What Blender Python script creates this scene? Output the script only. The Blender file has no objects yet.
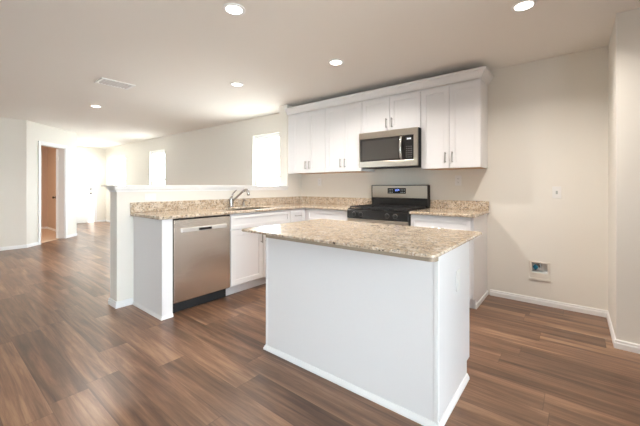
import bpy, bmesh, math, random
from mathutils import Vector, Matrix

S = bpy.context.scene
COL = S.collection
random.seed(7)

# ------------------------------------------------------------------ camera, sky, sun, daylight, exposure
cd = bpy.data.cameras.new('camera')
cam = bpy.data.objects.new('camera', cd)
COL.objects.link(cam)
cam.location = (2.312, -3.846, 1.179)
cam.rotation_euler = (math.radians(90), 0, 0.674)
cd.sensor_fit = 'HORIZONTAL'
cd.sensor_width = 36.0
cd.lens = 318.1 * 36.0 / 640.0
cd.shift_y = -(213.0 - 186.2) / 640.0
cd.clip_start = 0.05
S.camera = cam

world = bpy.data.worlds.new('sky')
S.world = world
world.use_nodes = True
wn = world.node_tree.nodes
wn['Background'].inputs[0].default_value = (0.80, 0.93, 1.0, 1)
wn['Background'].inputs[1].default_value = 13.0

sd = bpy.data.lights.new('sun', 'SUN')
sd.energy = 14.0
sd.angle = 0.009
sd.color = (1.0, 0.97, 0.92)
sun = bpy.data.objects.new('sun', sd)
COL.objects.link(sun)
sun.rotation_euler = Vector((-2.2, -1.0, -3.4)).to_track_quat('-Z', 'Y').to_euler()


def daylight(name, loc, direction, sx, sy, power, color, portal=False):
    l = bpy.data.lights.new(name, 'AREA')
    l.shape = 'RECTANGLE'
    l.size, l.size_y = sx, sy
    l.energy = power
    l.color = color
    o = bpy.data.objects.new(name, l)
    COL.objects.link(o)
    o.location = loc
    o.rotation_euler = Vector(direction).to_track_quat('-Z', 'Y').to_euler()
    if portal:
        l.cycles.is_portal = True
    return o


# sky light arriving through the glass of the patio door, an added rear window and the dining windows
daylight('patio_daylight', (4.42, -4.40, 1.05), (-1, 0, 0.3), 2.3, 2.0, 54, (0.79, 0.91, 1.0))
daylight('rear_fill', (-5.1, -8.15, 1.35), (0, 1, 0.25), 0.95, 1.5, 12, (0.86, 0.95, 1.0))  # fill light added behind the camera to lift left and dining walls
for nm, xa, xb in (('portal_a', -9.19, -8.31), ('portal_b', -6.65, -5.80), ('portal_c', -2.36, -1.50)):
    daylight(nm, ((xa + xb) / 2, 0.16, 1.33), (0, -1, 0), xb - xa, 1.56, 1, (1, 1, 1), True)

S.view_settings.view_transform = 'Standard'
S.view_settings.look = 'None'
S.view_settings.gamma = 1.0
S.view_settings.use_curve_mapping = False
S.view_settings.exposure = 0.47
S.cycles.use_denoising = True
S.cycles.max_bounces = 10
S.cycles.diffuse_bounces = 6
S.cycles.sample_clamp_indirect = 6.0
S.cycles.caustics_reflective = False
S.cycles.caustics_refractive = False

LAMP = (1.0, 0.93, 0.85)
LAMP_POWER = 16.5

# ------------------------------------------------------------------ materials
def s2l(c):
    return tuple(((x / 255.0) / 12.92 if x / 255.0 <= 0.04045 else ((x / 255.0 + 0.055) / 1.055) ** 2.4) for x in c)


def mat(name, base, rough=0.5, metal=0.0, spec=0.5, bump=0.0, bscale=300.0, coat=0.0, var=0.0):
    m = bpy.data.materials.new(name)
    m.use_nodes = True
    nt = m.node_tree
    b = nt.nodes['Principled BSDF']
    b.inputs['Base Color'].default_value = (*base, 1)
    b.inputs['Roughness'].default_value = rough
    b.inputs['Metallic'].default_value = metal
    b.inputs['Specular IOR Level'].default_value = spec
    b.inputs['Coat Weight'].default_value = coat
    if bump or var:
        tc = nt.nodes.new('ShaderNodeTexCoord')
        n = nt.nodes.new('ShaderNodeTexNoise')
        n.inputs['Scale'].default_value = bscale
        n.inputs['Detail'].default_value = 3
        nt.links.new(tc.outputs['Object'], n.inputs['Vector'])
        if bump:
            bp = nt.nodes.new('ShaderNodeBump')
            bp.inputs['Strength'].default_value = bump
            bp.inputs['Distance'].default_value = 0.002
            nt.links.new(n.outputs['Fac'], bp.inputs['Height'])
            nt.links.new(bp.outputs['Normal'], b.inputs['Normal'])
        if var:
            mx = nt.nodes.new('ShaderNodeMix')
            mx.data_type = 'RGBA'
            mx.inputs['A'].default_value = (*[c * (1 - var) for c in base], 1)
            mx.inputs['B'].default_value = (*[min(1, c * (1 + var)) for c in base], 1)
            nt.links.new(n.outputs['Fac'], mx.inputs['Factor'])
            nt.links.new(mx.outputs['Result'], b.inputs['Base Color'])
    return m


def emit(name, color, strength):
    m = bpy.data.materials.new(name)
    m.use_nodes = True
    b = m.node_tree.nodes['Principled BSDF']
    b.inputs['Base Color'].default_value = (0.8, 0.8, 0.8, 1)
    b.inputs['Emission Color'].default_value = (*color, 1)
    b.inputs['Emission Strength'].default_value = strength
    return m


def steel(name, base, rough, axis):
    """brushed stainless: fine streaks along one axis"""
    m = bpy.data.materials.new(name)
    m.use_nodes = True
    nt = m.node_tree
    b = nt.nodes['Principled BSDF']
    b.inputs['Base Color'].default_value = (*base, 1)
    b.inputs['Metallic'].default_value = 1.0
    tc = nt.nodes.new('ShaderNodeTexCoord')
    mp = nt.nodes.new('ShaderNodeMapping')
    mp.inputs['Scale'].default_value = (9, 9, 0.4)
    n = nt.nodes.new('ShaderNodeTexNoise')
    n.inputs['Scale'].default_value = 1.0
    n.inputs['Detail'].default_value = 2
    mr = nt.nodes.new('ShaderNodeMapRange')
    mr.inputs['To Min'].default_value = rough - 0.004
    mr.inputs['To Max'].default_value = rough + 0.004
    b.inputs['Anisotropic'].default_value = 0.75
    tg = nt.nodes.new('ShaderNodeCombineXYZ')
    tg.inputs[axis].default_value = 1.0
    nt.links.new(tg.outputs[0], b.inputs['Tangent'])
    nt.links.new(tc.outputs['Object'], mp.inputs['Vector'])
    nt.links.new(mp.outputs['Vector'], n.inputs['Vector'])
    nt.links.new(n.outputs['Fac'], mr.inputs['Value'])
    nt.links.new(mr.outputs['Result'], b.inputs['Roughness'])
    return m


def ramp(nt, stops, interp='LINEAR'):
    r = nt.nodes.new('ShaderNodeValToRGB')
    r.color_ramp.interpolation = interp
    e = r.color_ramp.elements
    while len(e) < len(stops):
        e.new(0.5)
    for i, (p, c) in enumerate(stops):
        e[i].position = p
        e[i].color = (*c, 1)
    return r


def math_node(nt, op, a, b=None):
    n = nt.nodes.new('ShaderNodeMath')
    n.operation = op
    for i, v in enumerate((a, b)):
        if v is None:
            continue
        if isinstance(v, (int, float)):
            n.inputs[i].default_value = v
        else:
            nt.links.new(v, n.inputs[i])
    return n.outputs[0]


def wood_floor():
    m = bpy.data.materials.new('vinyl_plank')
    m.use_nodes = True
    nt = m.node_tree
    L = nt.links.new
    b = nt.nodes['Principled BSDF']
    g = nt.nodes.new('ShaderNodeNewGeometry')
    sp = nt.nodes.new('ShaderNodeSeparateXYZ')
    L(g.outputs['Position'], sp.inputs[0])
    W, LEN = 0.179, 1.22
    v = math_node(nt, 'DIVIDE', math_node(nt, 'ADD', sp.outputs[1], 3.06 + W * 60), W)
    row = math_node(nt, 'FLOOR', v)
    wr = nt.nodes.new('ShaderNodeTexWhiteNoise')
    wr.noise_dimensions = '1D'
    L(row, wr.inputs['W'])
    u = math_node(nt, 'ADD', math_node(nt, 'DIVIDE', math_node(nt, 'ADD', sp.outputs[0], 40.0), LEN),
                  math_node(nt, 'MULTIPLY', wr.outputs['Value'], 7.0))
    idx = math_node(nt, 'FLOOR', u)
    cb = nt.nodes.new('ShaderNodeCombineXYZ')
    L(row, cb.inputs[0])
    L(idx, cb.inputs[1])
    wp = nt.nodes.new('ShaderNodeTexWhiteNoise')
    wp.noise_dimensions = '2D'
    L(cb.outputs[0], wp.inputs['Vector'])
    off = nt.nodes.new('ShaderNodeVectorMath')
    off.operation = 'MULTIPLY_ADD'
    L(wp.outputs['Color'], off.inputs[0])
    off.inputs[1].default_value = (37, 37, 37)
    L(g.outputs['Position'], off.inputs[2])

    def noise(scale, detail, dist, rough=0.55):
        mp = nt.nodes.new('ShaderNodeMapping')
        mp.inputs['Scale'].default_value = scale
        L(off.outputs[0], mp.inputs['Vector'])
        n = nt.nodes.new('ShaderNodeTexNoise')
        n.inputs['Scale'].default_value = 1
        n.inputs['Detail'].default_value = detail
        n.inputs['Roughness'].default_value = rough
        n.inputs['Distortion'].default_value = dist
        L(mp.outputs[0], n.inputs['Vector'])
        return n.outputs['Fac']
    broad = noise((0.9, 11.0, 1), 5, 0.9, 0.62)
    grain = noise((1.5, 34, 1), 5, 0.6, 0.7)
    t = math_node(nt, 'ADD', math_node(nt, 'MULTIPLY', wp.outputs['Value'], 0.28),
                  math_node(nt, 'MULTIPLY', broad, 1.25))
    t = math_node(nt, 'ADD', t, math_node(nt, 'MULTIPLY', grain, 0.85))
    t = math_node(nt, 'SUBTRACT', t, 0.69)
    r = ramp(nt, [(0.08, s2l((60, 41, 31))), (0.36, s2l((97, 71, 54))), (0.60, s2l((130, 97, 75))), (0.90, s2l((168, 134, 105)))])
    L(t, r.inputs[0])
    # thin joints
    def edge(x, w):
        f = math_node(nt, 'FRACT', x)
        d = math_node(nt, 'MINIMUM', f, math_node(nt, 'SUBTRACT', 1.0, f))
        return math_node(nt, 'LESS_THAN', d, w)
    gap = math_node(nt, 'MAXIMUM', edge(v, 0.008), edge(u, 0.0013))
    mx = nt.nodes.new('ShaderNodeMix')
    mx.data_type = 'RGBA'
    L(math_node(nt, 'MULTIPLY', gap, 0.55), mx.inputs['Factor'])
    L(r.outputs[0], mx.inputs['A'])
    mx.inputs['B'].default_value = (*s2l((60, 42, 33)), 1)
    L(mx.outputs['Result'], b.inputs['Base Color'])
    rr = nt.nodes.new('ShaderNodeMapRange')
    rr.inputs['To Min'].default_value = 0.24
    rr.inputs['To Max'].default_value = 0.38
    L(grain, rr.inputs['Value'])
    L(rr.outputs[0], b.inputs['Roughness'])
    bp = nt.nodes.new('ShaderNodeBump')
    bp.inputs['Strength'].default_value = 0.12
    bp.inputs['Distance'].default_value = 0.001
    L(math_node(nt, 'SUBTRACT', grain, math_node(nt, 'MULTIPLY', gap, 0.8)), bp.inputs['Height'])
    L(bp.outputs[0], b.inputs['Normal'])
    return m


def granite():
    m = bpy.data.materials.new('granite')
    m.use_nodes = True
    nt = m.node_tree
    L = nt.links.new
    b = nt.nodes['Principled BSDF']
    g = nt.nodes.new('ShaderNodeNewGeometry')

    def noise(scale, detail=3, rough=0.6, dist=0.0):
        n = nt.nodes.new('ShaderNodeTexNoise')
        n.inputs['Scale'].default_value = scale
        n.inputs['Detail'].default_value = detail
        n.inputs['Roughness'].default_value = rough
        n.inputs['Distortion'].default_value = dist
        L(g.outputs['Position'], n.inputs['Vector'])
        return n.outputs['Fac']

    def over(base, fac, color):
        mx = nt.nodes.new('ShaderNodeMix')
        mx.data_type = 'RGBA'
        L(fac, mx.inputs['Factor'])
        L(base, mx.inputs['A'])
        mx.inputs['B'].default_value = (*color, 1)
        return mx.outputs['Result']

    def band(x, lo, hi):
        mr = nt.nodes.new('ShaderNodeMapRange')
        mr.inputs['From Min'].default_value = lo
        mr.inputs['From Max'].default_value = hi
        L(x, mr.inputs['Value'])
        return mr.outputs[0]
    r = ramp(nt, [(0.34, s2l((178, 158, 135))), (0.5, s2l((202, 184, 161))), (0.66, s2l((216, 204, 188)))])
    L(noise(16, 4, 0.6, 0.8), r.inputs[0])
    c = r.outputs[0]
    c = over(c, math_node(nt, 'MULTIPLY', band(noise(40, 4, 0.65, 0.6), 0.52, 0.60), 0.55), s2l((140, 108, 82)))
    c = over(c, math_node(nt, 'MULTIPLY', band(noise(58, 3, 0.6), 0.54, 0.60), 0.6), s2l((122, 116, 110)))
    c = over(c, math_node(nt, 'MULTIPLY', band(noise(90, 2, 0.5), 0.59, 0.64), 0.6), s2l((238, 232, 222)))
    c = over(c, math_node(nt, 'MULTIPLY', band(noise(52, 3, 0.55, 0.3), 0.61, 0.645), 0.85), s2l((52, 44, 40)))
    L(c, b.inputs['Base Color'])
    b.inputs['Roughness'].default_value = 0.12
    b.inputs['Specular IOR Level'].default_value = 0.5
    return m


def glass():
    m = bpy.data.materials.new('window_glass')
    m.use_nodes = True
    nt = m.node_tree
    nt.nodes.remove(nt.nodes['Principled BSDF'])
    t = nt.nodes.new('ShaderNodeBsdfTransparent')
    gl = nt.nodes.new('ShaderNodeBsdfGlossy')
    gl.inputs['Roughness'].default_value = 0.02
    fr = nt.nodes.new('ShaderNodeFresnel')
    fr.inputs['IOR'].default_value = 1.35
    mx = nt.nodes.new('ShaderNodeMixShader')
    nt.links.new(fr.outputs[0], mx.inputs[0])
    nt.links.new(t.outputs[0], mx.inputs[1])
    nt.links.new(gl.outputs[0], mx.inputs[2])
    nt.links.new(mx.outputs[0], nt.nodes['Material Output'].inputs[0])
    return m


M = dict(
    wall=mat('wall_paint', s2l((234, 230, 222)), 0.75, spec=0.25, bump=0.25, bscale=160),
    bath=mat('tan_wall_paint', s2l((208, 188, 170)), 0.75, spec=0.25),
    ceiling=mat('ceiling_paint', s2l((240, 236, 231)), 0.85, spec=0.2, bump=0.35, bscale=120),
    trim=mat('white_trim_paint', s2l((240, 240, 240)), 0.4, spec=0.4),
    cab=mat('white_cabinet_paint', s2l((232, 231, 232)), 0.35, spec=0.45),
    cabin=mat('cabinet_interior_maple', s2l((196, 158, 122)), 0.6),
    strip=mat('beige_strip', s2l((146, 131, 114)), 0.7, var=0.06, bscale=30),
    floor=wood_floor(), granite=granite(), glass=glass(),
    tile=mat('beige_tile', s2l((214, 190, 168)), 0.5, var=0.05, bscale=6),
    steel=steel('brushed_steel', (0.74, 0.675, 0.61), 0.27, 1),
    steelh=steel('brushed_steel_flat', (0.60, 0.535, 0.455), 0.30, 0),
    steelp=steel('brushed_steel_panel', (0.40, 0.35, 0.295), 0.32, 0),
    offwhite=mat('off_white_plastic', s2l((222, 216, 206)), 0.4),
    chrome=mat('chrome', (0.50, 0.49, 0.48), 0.18, 1.0, var=0.02, bscale=40),
    satin=mat('satin_aluminium', (0.74, 0.72, 0.70), 0.45, 0.7, var=0.02, bscale=60),
    nickel=mat('brushed_nickel', (0.46, 0.44, 0.42), 0.3, 1.0, var=0.03, bscale=60),
    black=mat('black_enamel', (0.016, 0.015, 0.015), 0.13, var=0.1, bscale=40),
    blackm=mat('matte_black', (0.018, 0.018, 0.019), 0.6, var=0.1, bscale=40),
    dglass=mat('dark_glass', (0.035, 0.032, 0.03), 0.06, var=0.05, bscale=20),
    mesh=mat('dark_window_screen', (0.06, 0.056, 0.052), 0.12, var=0.1, bscale=400),
    blue=emit('blue_display_digits', (0.12, 0.25, 1.0), 2.5),
    paleled=emit('pale_display_digits', (0.7, 0.8, 0.9), 0.8),
    lens=emit('lit_lamp_lens', (1.0, 0.93, 0.82), 9.0),
    plastic=mat('white_plastic', s2l((236, 235, 233)), 0.35),
    keys=mat('faint_grey_print', (0.09, 0.09, 0.09), 0.4, var=0.05, bscale=50),
    slot=mat('dark_slot', (0.05, 0.045, 0.04), 0.6),
    teal=mat('teal_valve', s2l((20, 98, 124)), 0.4),
    boxgrey=mat('grey_plastic_box', s2l((176, 182, 180)), 0.5),
    door=mat('white_door_paint', s2l((240, 240, 238)), 0.4),
    bronze=mat('dark_bronze', (0.10, 0.08, 0.065), 0.35, 0.9, var=0.05, bscale=50),
    vinyl=mat('white_vinyl', s2l((245, 245, 245)), 0.35),
    concrete=mat('patio_concrete', s2l((190, 186, 180)), 0.9, var=0.08, bscale=5),
)

# ------------------------------------------------------------------ mesh helpers
class MB:
    def __init__(self):
        self.bm = bmesh.new()

    def box(self, x0, x1, y0, y1, z0, z1):
        x0, x1 = sorted((x0, x1)); y0, y1 = sorted((y0, y1)); z0, z1 = sorted((z0, z1))
        v = [self.bm.verts.new(p) for p in ((x0, y0, z0), (x1, y0, z0), (x1, y1, z0), (x0, y1, z0),
                                            (x0, y0, z1), (x1, y0, z1), (x1, y1, z1), (x0, y1, z1))]
        for f in ((3, 2, 1, 0), (4, 5, 6, 7), (0, 1, 5, 4), (1, 2, 6, 5), (2, 3, 7, 6), (3, 0, 4, 7)):
            self.bm.faces.new([v[i] for i in f])
        return self

    def prism(self, pts, z0, z1, fn=None):
        """closed outline pts (a, b) extruded from z0 to z1; fn maps (a, b, c) to xyz"""
        fn = fn or (lambda a, b, c: (a, b, c))
        lo = [self.bm.verts.new(fn(a, b, z0)) for a, b in pts]
        hi = [self.bm.verts.new(fn(a, b, z1)) for a, b in pts]
        n = len(pts)
        self.bm.faces.new(lo[::-1])
        self.bm.faces.new(hi)
        for i in range(n):
            j = (i + 1) % n
            self.bm.faces.new((lo[i], lo[j], hi[j], hi[i]))
        bmesh.ops.recalc_face_normals(self.bm, faces=self.bm.faces)
        return self

    def cells(self, xs, ys, hole, z0, z1, fn=None):
        """grid slab sharing vertices, without the cells for which hole(i, j) is true"""
        fn = fn or (lambda a, b, c: (a, b, c))
        V = {}
        def vert(i, j, k):
            if (i, j, k) not in V:
                V[i, j, k] = self.bm.verts.new(fn(xs[i], ys[j], (z0, z1)[k]))
            return V[i, j, k]
        nx, ny = len(xs) - 1, len(ys) - 1
        solid = {(i, j) for i in range(nx) for j in range(ny) if not hole(i, j)}
        for i, j in solid:
            self.bm.faces.new([vert(*p) for p in ((i, j, 0), (i, j + 1, 0), (i + 1, j + 1, 0), (i + 1, j, 0))])
            self.bm.faces.new([vert(*p) for p in ((i, j, 1), (i + 1, j, 1), (i + 1, j + 1, 1), (i, j + 1, 1))])
            for (di, dj), (a, b) in (((-1, 0), ((i, j + 1), (i, j))), ((1, 0), ((i + 1, j), (i + 1, j + 1))),
                                     ((0, -1), ((i, j), (i + 1, j))), ((0, 1), ((i + 1, j + 1), (i, j + 1)))):
                if (i + di, j + dj) not in solid:
                    self.bm.faces.new([vert(*a, 0), vert(*b, 0), vert(*b, 1), vert(*a, 1)])
        bmesh.ops.recalc_face_normals(self.bm, faces=self.bm.faces)
        return self

    def tube(self, pts, r, n=12, caps=True):
        """round bar along points; r one radius or a list"""
        pts = [Vector(p) for p in pts]
        rs = r if isinstance(r, (list, tuple)) else [r] * len(pts)
        rings = []
        up = None
        for i, p in enumerate(pts):
            a = pts[max(i - 1, 0)]; b = pts[min(i + 1, len(pts) - 1)]
            t = (b - a).normalized()
            if up is None:
                ref = Vector((0, 0, 1)) if abs(t.z) < 0.9 else Vector((1, 0, 0))
                up = (ref - t * ref.dot(t)).normalized()
            else:
                up = (up - t * up.dot(t)).normalized()
            s = t.cross(up)
            rings.append([self.bm.verts.new(p + rs[i] * (math.cos(2 * math.pi * k / n) * up + math.sin(2 * math.pi * k / n) * s)) for k in range(n)])
        for i in range(len(rings) - 1):
            for k in range(n):
                q = (k + 1) % n
                self.bm.faces.new((rings[i][k], rings[i][q], rings[i + 1][q], rings[i + 1][k]))
        if caps:
            self.bm.faces.new(rings[0][::-1])
            self.bm.faces.new(rings[-1])
        bmesh.ops.recalc_face_normals(self.bm, faces=self.bm.faces)
        return self

    def disc_ring(self, c, r0, r1, z0, z1, n=32):
        """flat ring (annulus) with thickness, axis z"""
        R = []
        for r, z in ((r0, z0), (r1, z0), (r1, z1), (r0, z1)):
            R.append([self.bm.verts.new((c[0] + r * math.cos(2 * math.pi * k / n), c[1] + r * math.sin(2 * math.pi * k / n), z)) for k in range(n)])
        for a in range(4):
            b = (a + 1) % 4
            for k in range(n):
                q = (k + 1) % n
                self.bm.faces.new((R[a][k], R[a][q], R[b][q], R[b][k]))
        bmesh.ops.recalc_face_normals(self.bm, faces=self.bm.faces)
        return self

    def sweep(self, path, profile):
        """profile [(out, z)] swept along a horizontal path [(x, y)] with mitred corners; out is to the left of travel"""
        P = [Vector(p) for p in path]
        nrm = []
        for i in range(len(P) - 1):
            t = (P[i + 1] - P[i]).normalized()
            nrm.append(Vector((-t.y, t.x)))
        rows = []
        for i, p in enumerate(P):
            if i == 0: d = nrm[0]
            elif i == len(P) - 1: d = nrm[-1]
            else:
                d = nrm[i - 1] + nrm[i]
                d = d / (1 + nrm[i - 1].dot(nrm[i]))
            rows.append([self.bm.verts.new((p.x + d.x * o, p.y + d.y * o, z)) for o, z in profile])
        n = len(profile)
        for i in range(len(rows) - 1):
            for k in range(n):
                q = (k + 1) % n
                self.bm.faces.new((rows[i][k], rows[i][q], rows[i + 1][q], rows[i + 1][k]))
        self.bm.faces.new(rows[0][::-1])
        self.bm.faces.new(rows[-1])
        bmesh.ops.recalc_face_normals(self.bm, faces=self.bm.faces)
        return self

    def build(self, name, m, parent=None, bevel=0.0, seg=2, smooth=False, kind=None):
        bm = self.bm
        if parent is not None and parent.name in BASE:
            bmesh.ops.translate(bm, verts=bm.verts, vec=-BASE[parent.name])
        me = bpy.data.meshes.new(name)
        bm.to_mesh(me)
        bm.free()
        me.materials.append(m)
        o = bpy.data.objects.new(name, me)
        COL.objects.link(o)
        if parent is not None:
            o.parent = parent
            BASE[o.name] = BASE[parent.name]
        else:
            BASE[o.name] = Vector((0, 0, 0))
        if smooth:
            for p in me.polygons:
                p.use_smooth = True
        if bevel:
            b = o.modifiers.new('bevel', 'BEVEL')
            b.width = bevel
            b.segments = seg
            b.limit_method = 'ANGLE'
            b.angle_limit = math.radians(40)
        if kind:
            o['kind'] = kind
        return o


BASE = {}


def thing(name, label, cat, loc, group=None):
    o = bpy.data.objects.new(name, None)
    o.empty_display_size = 0.1
    COL.objects.link(o)
    o.location = loc
    BASE[o.name] = Vector(loc)
    o['label'] = label
    o['category'] = cat
    if group:
        o['group'] = group
    return o


def struct(name, mb, m, **k):
    return mb.build(name, m, kind='structure', **k)


def copy_thing(root, loc, label, deep=True):
    c = root.copy()
    COL.objects.link(c)
    c.location = loc
    c['label'] = label
    def rec(src, dst):
        for ch in list(src.children):
            d = ch.copy()
            COL.objects.link(d)
            d.parent = dst
            rec(ch, d)
    rec(root, c)
    return c


# ------------------------------------------------------------------ dimensions
H = 2.44
XR, JUT = 2.552, -0.684
PX, PT, PY = -1.142, 0.175, -2.669           # pony wall: kitchen face, thickness, free end
AX, AY = -5.887, -2.594                        # corner of left wall and angled wall
AT = 1.049                                     # angled wall run in x and y
EX0 = -9.965                                   # entry wall
REAR, EAST = -8.0, 4.30
EN = -0.525                                    # peninsula cabinet fronts
C = 0.914

# ------------------------------------------------------------------ room shell
struct('floor', MB().box(-10.1, 4.45, -8.15, 0.12, -0.06, 0.0), M['floor'])
struct('ceiling', MB().box(-10.1, 4.45, -8.15, 0.12, H, H + 0.08), M['ceiling'])
WIN = [(-9.19, -8.31), (-6.65, -5.80), (-2.36, -1.50)]
WZ0, WZ1 = 0.55, 2.115
xs = [-10.1]
for a, b in WIN:
    xs += [a, b]
xs += [1.978, 2.109, XR + 0.12]
struct('wall_back', MB().cells(xs, [0, 0.312, 0.411, WZ0, WZ1, H], lambda i, j: (j == 3 and i in (1, 3, 5)) or (j == 1 and i == 7), 0.0, 0.12,
                               lambda a, b, c: (a, c, b)), M['wall'])
struct('wall_right', MB().box(XR, XR + 0.12, JUT + 0.12, 0.0, 0, H), M['wall'])
struct('wall_pantry', MB().box(XR, EAST + 0.12, JUT, JUT + 0.12, 0, H), M['wall'])
struct('wall_east', MB().cells([REAR, -5.6, -3.2, JUT], [0, 2.07, H], lambda i, j: i == 1 and j == 0, EAST, EAST + 0.12,
                               lambda a, b, c: (c, a, b)), M['wall'])
struct('wall_rear', MB().cells([AX - 0.12, -5.6, -4.6, EAST + 0.12], [0, 0.6, 2.1, H],
                               lambda i, j: j == 1 and i == 1, REAR - 0.12, REAR, lambda a, b, c: (a, c, b)), M['wall'])
struct('wall_left', MB().box(AX - 0.12, AX, REAR, AY, 0, H), M['wall'])
# angled wall with the bedroom door, built along its own axis
R2 = math.sqrt(0.5)
def ang(s, d, z):
    """s along the angled wall from its left corner, d out of it towards the kitchen"""
    return (AX - s * R2 + d * R2, AY + s * R2 + d * R2, z)
LEN = AT / R2
D0, D1, DH = 0.345, 1.075, 2.04               # door opening
struct('wall_angled', MB().cells([0.0, D0, D1, LEN], [0, DH, H], lambda i, j: i == 1 and j == 0, -0.12, 0.0,
                                 lambda a, b, c: ang(a, c, b)), M['wall'])
cx_, cy_ = AX - AT, AY + AT
struct('wall_hall', MB().box(EX0, cx_ + 0.001, cy_ - 0.115, cy_, 0, H), M['wall'])
struct('wall_entry', MB().box(EX0 - 0.12, EX0, -5.0, 0.0, 0, H), M['wall'])
struct('wall_bedroom_far', MB().box(-9.22, -9.10, -5.0, cy_ - 0.116, 0, H), M['bath'])
struct('wall_bedroom_side', MB().box(-9.099, AX - 0.121, -5.0, -4.9, 0, H), M['bath'])
struct('wall_bedroom_hall', MB().box(-9.099, cx_ - 0.06, cy_ - 0.13, cy_ - 0.116, 0, H), M['bath'])
struct('floor_bedroom', MB().prism([(-9.099, -4.899), (AX - 0.122, -4.899), (AX - 0.122, AY + 0.04), (cx_ - 0.02, cy_ - 0.132), (-9.099, cy_ - 0.132)], 0.0005, 0.006), M['tile'])
struct('ground_outside', MB().box(-16, 12, -14, 6, -0.3, -0.12), M['concrete'])

# pony wall with cap, and the full height stub it dies into
struct('wall_peninsula', MB().box(PX - PT, PX, PY, -0.331, 0, 1.1745), M['wall'])
struct('wall_stub', MB().box(PX - PT, PX, -0.33, -0.0005, 0, H - 0.0005), M['wall'])
cap = MB()
cap.box(PX - PT - 0.17, PX + 0.032, PY - 0.032, -0.332, 1.175, 1.189)
struct('trim_1', cap, M['trim'], bevel=0.004)
struct('trim_2', MB().sweep([(PX, -0.333), (PX, PY), (PX - PT, PY), (PX - PT, -0.333)],
                            [(0.0005, 1.122), (0.007, 1.122), (0.009, 1.140), (0.018, 1.146), (0.022, 1.158), (0.022, 1.1745), (0.0005, 1.1745)]), M['trim'])

BB = [(0.0005, 0.0), (0.013, 0.0), (0.013, 0.038), (0.009, 0.046), (0.009, 0.056), (0.005, 0.063), (0.0005, 0.063)]
def baseboard(name, path):
    struct(name, MB().sweep(path, BB), M['trim'])
baseboard('baseboard_right', [(EAST, JUT), (XR, JUT), (XR, 0.0), (1.602, 0.0)][::1])
baseboard('baseboard_dining', [(PX - PT, 0.0), (EX0, 0.0)])
baseboard('baseboard_entry', [(EX0, 0.0), (EX0, -0.26)])
baseboard('baseboard_peninsula', [(PX, -2.5285), (PX, PY), (PX - PT, PY), (PX - PT, -0.014)])
a0 = ang(0, 0, 0)
a1 = ang(D0 - 0.062, 0, 0)
baseboard('baseboard_left', [(a1[0], a1[1]), (AX, AY), (AX, REAR)])
a2 = ang(D1 + 0.062, 0, 0)
baseboard('baseboard_hall', [(EX0, cy_), (cx_, cy_), (a2[0], a2[1])])
baseboard('baseboard_bedroom', [(-7.3, cy_ - 0.131), (-9.10, cy_ - 0.131), (-9.10, -4.9)])


def window(n, x0, x1, z0, z1, y0, mid=None, fn=lambda a, b, c: (a, b, c)):
    """vinyl single hung window set in an opening: a along the wall, b depth, z up"""
    r = bpy.data.objects.new('window_%d' % n, None)
    COL.objects.link(r)
    r['kind'] = 'structure'
    BASE[r.name] = Vector((0, 0, 0))
    def ring(x0, x1, z0, z1, w, ya, yb):
        return MB().cells([x0, x0 + w, x1 - w, x1], [z0, z0 + w, z1 - w, z1], lambda i, j: i == 1 and j == 1, ya, yb,
                          lambda a, b, c: fn(a, c, b))
    e = 0.001
    ring(x0 + e, x1 - e, z0 + e, z1 - e, 0.035, y0, y0 + 0.06).build('window_frame', M['vinyl'], r)
    mid = mid or (z0 + z1) / 2
    sa = ring(x0 + 0.037, x1 - 0.037, z0 + 0.037, mid + 0.02, 0.032, y0 + 0.005, y0 + 0.028).build('sash', M['vinyl'], r)
    sb = ring(x0 + 0.037, x1 - 0.037, mid - 0.015, z1 - 0.037, 0.032, y0 + 0.03, y0 + 0.053).build('sash', M['vinyl'], r)
    for s, za, zb, yy in ((sa, z0 + 0.07, mid - 0.013, 0.016), (sb, mid + 0.018, z1 - 0.07, 0.041)):
        g = MB()
        a = [fn(x0 + 0.07, y0 + yy, za), fn(x1 - 0.07, y0 + yy, za), fn(x1 - 0.07, y0 + yy, zb), fn(x0 + 0.07, y0 + yy, zb)]
        g.bm.faces.new([g.bm.verts.new(p) for p in a])
        g.build('pane', M['glass'], s)
    return r


for i, (a, b) in enumerate(WIN):
    window(i + 1, a, b, WZ0, WZ1, 0.045, 1.35)
window(4, -5.6, -4.6, 0.6, 2.1, 0.03, None, lambda a, b, c: (a, REAR - b, c))  # added unseen window, lets the rear fill light in
# sliding patio door in the east wall (behind the camera)
pd = bpy.data.objects.new('door_3', None); COL.objects.link(pd); pd['kind'] = 'structure'; BASE['door_3'] = Vector((0, 0, 0))
fe = lambda a, b, c: (c, a, b)
MB().cells([-5.599, -5.56, -3.24, -3.201], [0.001, 0.03, 2.03, 2.069], lambda i, j: i == 1 and j == 1, EAST + 0.02, EAST + 0.10, fe).build('door_frame', M['vinyl'], pd)
for ya, yb, xx in ((-5.558, -4.36, 0.03), (-4.44, -3.242, 0.065)):
    s = MB().cells([ya, ya + 0.07, yb - 0.07, yb], [0.032, 0.12, 1.95, 2.028], lambda i, j: i == 1 and j == 1, EAST + xx, EAST + xx + 0.03, fe).build('sliding_panel', M['vinyl'], pd)
    g = MB()
    g.bm.faces.new([g.bm.verts.new((EAST + xx + 0.015, y, z)) for y, z in ((ya + 0.07, 0.12), (yb - 0.07, 0.12), (yb - 0.07, 1.95), (ya + 0.07, 1.95))])
    g.build('pane', M['glass'], s)

# ---- door 1: ajar bedroom door in the angled wall
def empty_struct(name):
    o = bpy.data.objects.new(name, None)
    COL.objects.link(o)
    o['kind'] = 'structure'
    BASE[o.name] = Vector((0, 0, 0))
    return o

def amb(mb):
    """turn a builder made in (s, d, z) wall coordinates into world coordinates"""
    for v in mb.bm.verts:
        v.co = Vector(ang(*v.co))
    bmesh.ops.recalc_face_normals(mb.bm, faces=mb.bm.faces)
    return mb

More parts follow.
